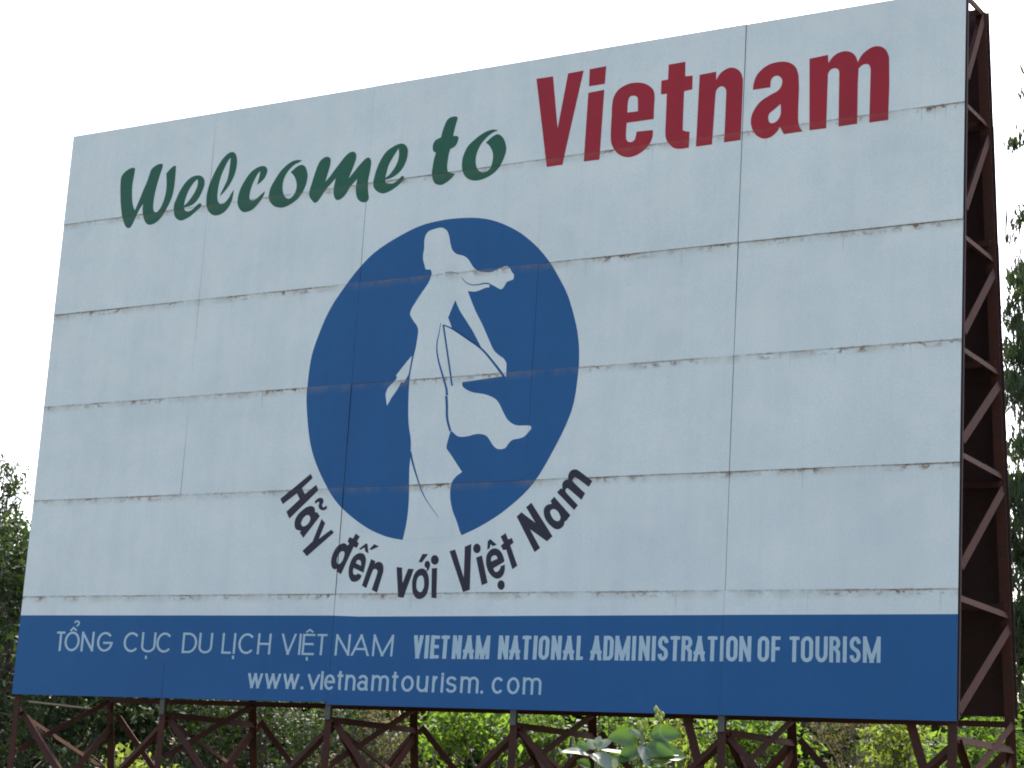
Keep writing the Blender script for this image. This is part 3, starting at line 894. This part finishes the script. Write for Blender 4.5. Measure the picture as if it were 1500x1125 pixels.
def plant(name, label, cat, base, clusters, mat, leaf=(0.12, 0.06), trunk_r=0.08, droop=0.0, fork=0.35, group=None, stems=1, dense=1.0):
    """clusters = [(centre, radius, leaves)]; limbs run from the trunk to every cluster, leaves fill them"""
    root = empty(name, base)
    tag(root, label, cat, group)
    rnd = random.Random(hash((round(base.x, 3), round(base.y, 3))) & 0xffff)
    top = max(c[0].z for c in clusters)
    ctr = sum((c[0] for c in clusters), Vector()) / len(clusters)
    V, F = [], []
    axes = []
    for sidx in range(stems):
        off = Vector((rnd.uniform(-.3, .3), rnd.uniform(-.3, .3), 0)) * (0 if stems == 1 else 1)
        end = Vector((ctr.x, ctr.y, base.z + (top - base.z) * 0.86)) + off * 2.5
        pts = limb(base + off * 0.5, end, 0.05 * (top - base.z), rnd, 7)
        pts[0] = base + off * 0.5 - Vector((0, 0, 0.1))
        tube(V, F, pts, [trunk_r * (1 - 0.85 * k / 7) + 0.004 for k in range(8)])
        axes.append(pts)
    Cs, Ax, Nm, Ls, Ws = [], [], [], [], []
    for ci, (c, r, n) in enumerate(clusters):
        pts = axes[ci % stems]
        hgt = (c.z - base.z) / max(top - base.z, 0.1)
        k = max(1, min(6, int(7 * max(fork, hgt - 0.30))))
        lp = limb(pts[k], c, 0.10 * (c - pts[k]).length, rnd, 4)
        lr = min(trunk_r * (1 - 0.85 * k / 7) * 0.55, 0.06 * r + 0.004)
        tube(V, F, lp, [max(0.004, lr * (1 - 0.8 * q / 4)) for q in range(5)], 5)
        for _ in range(3):      # twigs
            tip = c + Vector((rnd.gauss(0, 1), rnd.gauss(0, 1), rnd.gauss(0, 0.8))) * r * 0.75
            tube(V, F, limb(lp[3], tip, 0.04, rnd, 2), [0.008, 0.006, 0.003], 4)
        n = int(n * dense)
        d = unit(VR.normal(size=(n, 3)))
        rad = r * VR.random(n)[:, None] ** 0.45 * (0.8 + 0.4 * VR.random((n, 1)))
        p = np.array(c)[None] + d * rad * np.array([1, 1, 0.82])
        ax = d * 0.7 + VR.normal(size=(n, 3)) * 0.6 + np.array([0, 0, -0.25])
        if droop:
            ax = VR.normal(size=(n, 3)) * 0.33 + np.array([0, 0, -1.0]) * droop
        nm = VR.normal(size=(n, 3)) * 0.75 + np.array([0, 0, 1.0]) + d * 0.35
        Cs.append(p); Ax.append(ax); Nm.append(nm)
        Ls.append(leaf[0] * (0.6 + 0.8 * VR.random(n)))
        Ws.append(leaf[1] * (0.6 + 0.8 * VR.random(n)))
    inv = Vector(base)
    t = mesh_obj('trunk', [v - inv for v in V], F, M_bark, root, True)
    P, Fc = leaf_arrays(np.concatenate(Cs) - np.array(base)[None], np.concatenate(Ax), np.concatenate(Nm), np.concatenate(Ls), np.concatenate(Ws))
    np_mesh('crown', P, Fc, mat, root)
    return root


def bush_clusters(base, H, rw, n, leaves, rnd, low=0.25, cr=(0.28, 0.55)):
    """clusters filling an uneven mound"""
    out = []
    for k in range(n):
        a = rnd.uniform(0, math.tau)
        h = rnd.uniform(low, 1.0) ** 0.8
        env = math.sin(min(1.0, (1.08 - h) * 1.6 + 0.12) * math.pi / 2)
        q = rw * env * math.sqrt(rnd.random())
        r = rnd.uniform(*cr)
        out.append((Vector((base.x + q * math.cos(a), base.y + q * math.sin(a), base.z + h * (H - r * 0.7))), r, int(leaves * (r / cr[1]) ** 1.6)))
    return out


def ztop(px, py, rng):
    return at(px, py, rng).z - GZ


# shrubs and small trees standing behind the frame
# px, range, y of the top, half width, material, leaf, clusters, leaves, name, category, label
row = [
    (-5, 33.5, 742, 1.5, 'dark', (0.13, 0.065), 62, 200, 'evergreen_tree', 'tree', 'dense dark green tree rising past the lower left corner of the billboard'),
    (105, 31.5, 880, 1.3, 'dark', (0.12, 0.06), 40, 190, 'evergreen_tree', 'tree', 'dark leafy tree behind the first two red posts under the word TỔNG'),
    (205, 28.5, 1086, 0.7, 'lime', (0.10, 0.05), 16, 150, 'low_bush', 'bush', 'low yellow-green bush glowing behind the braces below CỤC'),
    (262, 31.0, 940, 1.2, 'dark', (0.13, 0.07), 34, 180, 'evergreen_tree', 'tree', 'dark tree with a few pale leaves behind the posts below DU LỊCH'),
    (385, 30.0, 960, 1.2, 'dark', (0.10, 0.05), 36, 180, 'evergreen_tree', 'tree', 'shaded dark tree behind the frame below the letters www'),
    (500, 28.5, 980, 1.0, 'olive', (0.10, 0.05), 26, 170, 'twiggy_bush', 'bush', 'dull twiggy olive bush behind the frame below the word vietnam of the website'),
    (585, 27.5, 1000, 0.8, 'dry', (0.09, 0.035), 24, 170, 'dry_bush', 'bush', 'brownish half-dry bush behind the frame below the word tourism of the website'),
    (692, 25.5, 1005, 0.75, 'bright', (0.11, 0.055), 26, 170, 'leafy_shrub', 'shrub', 'fresh bright green shrub behind the red cross brace below the letters com'),
    (800, 27.0, 1000, 0.9, 'mid', (0.11, 0.055), 26, 170, 'leafy_shrub', 'shrub', 'mid green shrub just past the letters com, left of the broad-leaved plant'),
    (905, 25.0, 1015, 0.75, 'mid', (0.09, 0.045), 24, 170, 'leafy_shrub', 'shrub', 'mottled green shrub right behind the broad-leaved plant with yellow buds'),
    (1005, 26.0, 1010, 0.8, 'lime', (0.10, 0.045), 24, 170, 'leafy_shrub', 'shrub', 'light green shrub behind the knee brace under the word ADMINISTRATION'),
    (1112, 24.0, 1015, 0.7, 'bright', (0.11, 0.05), 26, 160, 'leafy_shrub', 'shrub', 'bright green shrub behind the frame under the word OF'),
    (1238, 27.0, 1020, 0.75, 'dry', (0.08, 0.03), 26, 190, 'dry_bush', 'bush', 'tan feathery dry bush between green shrubs under the word TOURISM'),
    (1335, 24.5, 1020, 0.7, 'lime', (0.10, 0.045), 26, 160, 'leafy_shrub', 'shrub', 'sunlit yellow-green shrub just left of the end post of the billboard'),
    (1452, 23.0, 1030, 0.75, 'bright', (0.11, 0.05), 26, 160, 'leafy_shrub', 'shrub', 'bright green shrub behind the open end of the steel frame'),
]
for (px, rng, yt, hw, mk, lf, nc, nl, nm, cat, lab) in row:
    b = foot(px, rng)
    H = ztop(px, yt, rng)
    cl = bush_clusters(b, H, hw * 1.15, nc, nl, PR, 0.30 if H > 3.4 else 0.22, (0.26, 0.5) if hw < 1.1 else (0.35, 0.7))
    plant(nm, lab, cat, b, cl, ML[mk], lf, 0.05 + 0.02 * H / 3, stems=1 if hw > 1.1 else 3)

# a farther row of trees that closes the view under the board
far = [(-640, 46, 830), (-480, 48, 860), (-310, 45, 820), (-150, 44, 770), (40, 46, 790), (240, 45, 800), (440, 47, 830), (640, 43, 900), (830, 46, 900), (1010, 44, 930), (1200, 42, 950), (1380, 40, 985), (1560, 38, 960), (1740, 40, 940), (1920, 42, 930), (2100, 41, 960)]
for k, (px, rng, yt) in enumerate(far):
    b = foot(px, rng)
    H = ztop(px, yt, rng)
    cl = bush_clusters(b, H, 2.7, 100, 200, PR, 0.06, (0.5, 0.95))
    plant('background_tree', 'rounded leafy tree in the far row behind the billboard', 'tree', b, cl, ML['dark' if k < 7 else ('mid' if k % 2 else 'olive')], (0.25, 0.13), 0.13, group='far row of trees behind the billboard')

# thin-crowned tree whose airy top shows beside the board's left edge
b = foot(-25, 40)
cl = []
for px, py, r, n in ((18, 690, .34, 90), (5, 712, .36, 110), (26, 716, .28, 70), (-12, 690, .4, 110), (-30, 720, .5, 150), (10, 738, .4, 130), (-50, 750, .6, 200), (0, 770, .5, 180), (-20, 800, .7, 240), (-70, 790, .7, 240)):
    cl.append((at(px, py, 40 + PR.uniform(-.5, .5)), r, n))
plant('thin_tree', 'airy grey-green treetop poking above the dark tree beside the billboard', 'tree', b, cl, ML['olive'], (0.15, 0.05), 0.10)

# tall tree with hanging narrow leaves beyond the open end of the frame
b = foot(1665, 30)
cl = []
for px, py, r, n in ((1484, 213, .13, 34), (1498, 205, .15, 44), (1520, 190, .3, 90), (1499, 140, .10, 24), (1530, 120, .4, 110), (1492, 328, .15, 44), (1480, 350, .09, 22), (1500, 315, .16, 44), (1522, 300, .35, 110), (1560, 230, .5, 120), (1600, 150, .6, 150)):
    cl.append((at(px, py, 30 + PR.uniform(-.4, .4)), r, n))
for k in range(74):
    py = PR.uniform(395, 1010)
    px = PR.uniform(1488, 1800)
    cl.append((at(px, py, 30 + PR.uniform(-1.3, 1.3)), PR.uniform(.22, .5), 120))
for k in range(58):
    py = PR.uniform(392, 1020)
    cl.append((at(PR.uniform(1470 if py > 470 else 1478, 1525), py, 30 + PR.uniform(-.9, .9)), PR.uniform(.16, .30), 105))
for k in range(30):
    cl.append((at(PR.uniform(1560, 1780), PR.uniform(60, 420), 30 + PR.uniform(-1.3, 1.3)), PR.uniform(.3, .55), 110))
plant('eucalyptus_tree', 'tall tree with hanging narrow leaves beyond the right end of the billboard', 'tree', b, cl, ML['olive'], (0.20, 0.030), 0.17, droop=1.0, fork=0.3)


# broad-leaved plant with yellow buds standing in front of the frame
def big_leaf(L, W, cup, bend):
    """obovate blade on a short stalk, base at the origin, growing along +x"""
    V, F = [], []
    nu, nv = 8, 4
    for k in range(nu + 1):
        t = k / nu
        x = 0.06 * L + t * L * 0.94
        half = W * 0.5 * (math.sin(math.pi * min(1, t ** 0.82 * 0.98 + 0.02)) ** 0.72)
        if k == nu:
            half = 0.002
        for q in range(-nv // 2, nv // 2 + 1):
            v = q / (nv / 2)
            V.append((x, v * half, abs(v) ** 1.5 * half * cup - bend * t * t * L + 0.012 * L * math.sin(t * 9 + v * 3)))
    m = nv + 1
    for k in range(nu):
        for q in range(nv):
            F.append((k * m + q, (k + 1) * m + q, (k + 1) * m + q + 1, k * m + q + 1))
    return V, F


def broadleaf():
    n = N('broad_leaf')
    g = n.node('ShaderNodeNewGeometry')
    tc = n.node('ShaderNodeTexCoord')
    sep = n.node('ShaderNodeSeparateXYZ')
    n.put(sep.inputs[0], tc.outputs['Object'])
    vein = n.ramp(n.math('ABSOLUTE', sep.outputs[1]), 0.006, 0.001)
    info = n.node('ShaderNodeObjectInfo')
    col = n.mix(info.outputs['Random'], (0.045, 0.095, 0.022), (0.075, 0.120, 0.038))
    col = n.mix(n.math('MULTIPLY', n.ramp(n.noise(tc.outputs['Object'], 30, 3), 0.4, 0.7), 0.3), col, (0.11, 0.15, 0.07))
    col = n.mix(n.math('MULTIPLY', vein, 0.6), col, (0.28, 0.32, 0.18))
    n.put(n.b.inputs['Base Color'], col)
    n.b.inputs['Roughness'].default_value = 0.36
    tr = n.node('ShaderNodeBsdfTranslucent')
    tr.inputs[0].default_value = (0.12, 0.23, 0.02, 1)
    ms = n.node('ShaderNodeMixShader')
    ms.inputs[0].default_value = 0.32
    n.t.links.new(n.b.outputs[0], ms.inputs[1])
    n.t.links.new(tr.outputs[0], ms.inputs[2])
    n.t.links.new(ms.outputs[0], n.t.nodes['Material Output'].inputs[0])
    return n.m


M_broad = broadleaf()
M_bud = leafmat('yellow_green_buds', (0.30, 0.36, 0.08), (0.38, 0.40, 0.12), (0.5, 0.55, 0.08), 0.5, 0.4)
fb = foot(920, 10.6)
FP = empty('broadleaf_plant', fb)
tag(FP, 'broad-leaved plant with pale leaves and yellow buds in front of the steel frame', 'plant')
leaf_meshes = []
for L, W, cup, bend in ((0.20, 0.105, 0.35, 0.10), (0.175, 0.10, 0.5, 0.22), (0.15, 0.075, 0.3, 0.05)):
    V, F = big_leaf(L, W, cup, bend)
    me = bpy.data.meshes.new('leaf')
    me.from_pydata(V, [], F)
    me.polygons.foreach_set('use_smooth', [True] * len(F))
    me.materials.append(M_broad)
    me.update()
    leaf_meshes.append(me)
stems = [((965, 1058, 10.6), 0.9), ((941, 1072, 10.5), 0.4), ((873, 1097, 10.55), 2.0), ((895, 1126, 10.4), 2.8), ((946, 1122, 10.4), 1.3), ((850, 1140, 10.7), 0.2)]
lr = random.Random(8)
for si, ((px, py, rng), rot) in enumerate(stems):
    tip = at(px, py, rng)
    rootp = fb + Vector((lr.uniform(-.12, .12), lr.uniform(-.12, .12), -0.05))
    pts = limb(rootp, tip, 0.05, lr, 8)
    V, F = [], []
    tube(V, F, pts, [0.022 - 0.0017 * k for k in range(9)], 8)
    st = mesh_obj('stem', [v - fb for v in V], F, M_stem, FP, True)
    dirn = (pts[-1] - pts[-3]).normalized()
    for node in range(4):
        s = 0.16 + node * 0.085
        p = tip - dirn * s
        for side in (0, 1):
            a = rot + node * 1.45 + side * math.pi + lr.uniform(-.25, .25)
            o = bpy.data.objects.new('leaf', leaf_meshes[lr.randrange(2)])
            COL.objects.link(o)
            o.parent = FP
            o.location = p - fb
            o.rotation_euler = Euler((lr.uniform(-.35, .35), -lr.uniform(-0.1, 0.4), a), 'XYZ')
            sc = lr.uniform(0.9, 1.1)
            o.scale = (sc, sc, sc)
    if si in (0, 1):
        for q in range(5 if si == 0 else 4):
            V, F = [], []
            c = tip + Vector((lr.uniform(-.022, .022), lr.uniform(-.022, .022), 0.012 + q * 0.013)) - fb
            rad = [0.003, 0.012, 0.0135, 0.010, 0.002]
            pp = [c + Vector((0, 0, -0.016 + k * 0.009)) for k in range(5)]
            tube(V, F, pp, rad, 8)
            mesh_obj('bud', V, F, M_bud, FP, True)

# the leaves that show in front of the frame, each from its node on a stem to its tip
M_sheen = leafmat('pale_sheen_leaf', (0.19, 0.22, 0.17), (0.30, 0.32, 0.26), (0.26, 0.32, 0.17), 0.5, 0.35)  # paler copy of the leaf, its glossy sheen painted into the colour
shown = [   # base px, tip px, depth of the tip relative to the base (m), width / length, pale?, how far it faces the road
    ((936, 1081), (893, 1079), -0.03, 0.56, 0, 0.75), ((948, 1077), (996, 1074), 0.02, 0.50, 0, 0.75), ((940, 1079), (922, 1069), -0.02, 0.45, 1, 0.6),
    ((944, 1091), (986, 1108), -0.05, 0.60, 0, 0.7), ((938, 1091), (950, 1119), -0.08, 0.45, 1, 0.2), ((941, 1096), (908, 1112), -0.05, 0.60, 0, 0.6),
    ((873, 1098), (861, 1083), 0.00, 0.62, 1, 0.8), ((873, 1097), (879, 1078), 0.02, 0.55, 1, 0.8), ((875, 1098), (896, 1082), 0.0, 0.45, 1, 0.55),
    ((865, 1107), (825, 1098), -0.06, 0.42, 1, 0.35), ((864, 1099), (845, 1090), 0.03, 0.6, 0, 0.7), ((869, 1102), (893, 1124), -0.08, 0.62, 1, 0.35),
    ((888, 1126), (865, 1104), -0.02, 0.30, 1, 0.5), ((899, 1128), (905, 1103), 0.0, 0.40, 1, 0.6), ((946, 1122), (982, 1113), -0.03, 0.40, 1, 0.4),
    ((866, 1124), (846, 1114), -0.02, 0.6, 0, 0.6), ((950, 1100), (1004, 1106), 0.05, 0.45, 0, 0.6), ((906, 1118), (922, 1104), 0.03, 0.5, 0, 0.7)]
for (bx, by), (tx, ty), dz, wr, pale, face in shown:
    rng = 10.5
    p0, p1 = at(bx, by, rng), at(tx, ty, rng + dz)
    L = (p1 - p0).length * 1.04
    V, F = big_leaf(L, L * wr * 1.15, 0.35, 0.10)
    x = (p1 - p0).normalized()
    nrm = Vector((0, 0, 1)) * (1 - face) + (CAM_LOC - p0).normalized() * face
    y = nrm.cross(x).normalized()
    z = x.cross(y)
    V = [p0 - fb + x * v[0] + y * v[1] + z * v[2] for v in V]
    mesh_obj('leaf', V, F, M_sheen if pale else M_broad, FP, True)

# rough grass over the ground round the billboard
ng = 26000
gx = VR.uniform(-26, 34, ng)
gy = VR.uniform(-13, 34, ng)
tuft = np.sin(gx * 1.7 + np.cos(gy * 0.9) * 2) + np.sin(gy * 1.3 + gx * 0.4) + VR.normal(size=ng) * 0.6
keep = (tuft > -0.3) & (np.hypot(gx - CAM_LOC.x, gy - CAM_LOC.y) > 3.5)
gx, gy = gx[keep], gy[keep]
gl = VR.uniform(0.18, 0.60, len(gx))
gc = np.stack([gx, gy, GZ - 0.03 + gl * 0.46], axis=1)
P, Fc = leaf_arrays(gc, VR.normal(size=gc.shape) * np.array([0.35, 0.35, 0.1]) + np.array([0, 0, 1.0]), VR.normal(size=gc.shape), gl, VR.uniform(0.02, 0.06, len(gx)))
tag(np_mesh('grass', P, Fc, ML['mid']), 'rough green grass growing round the foot of the billboard', 'grass', kind='stuff')
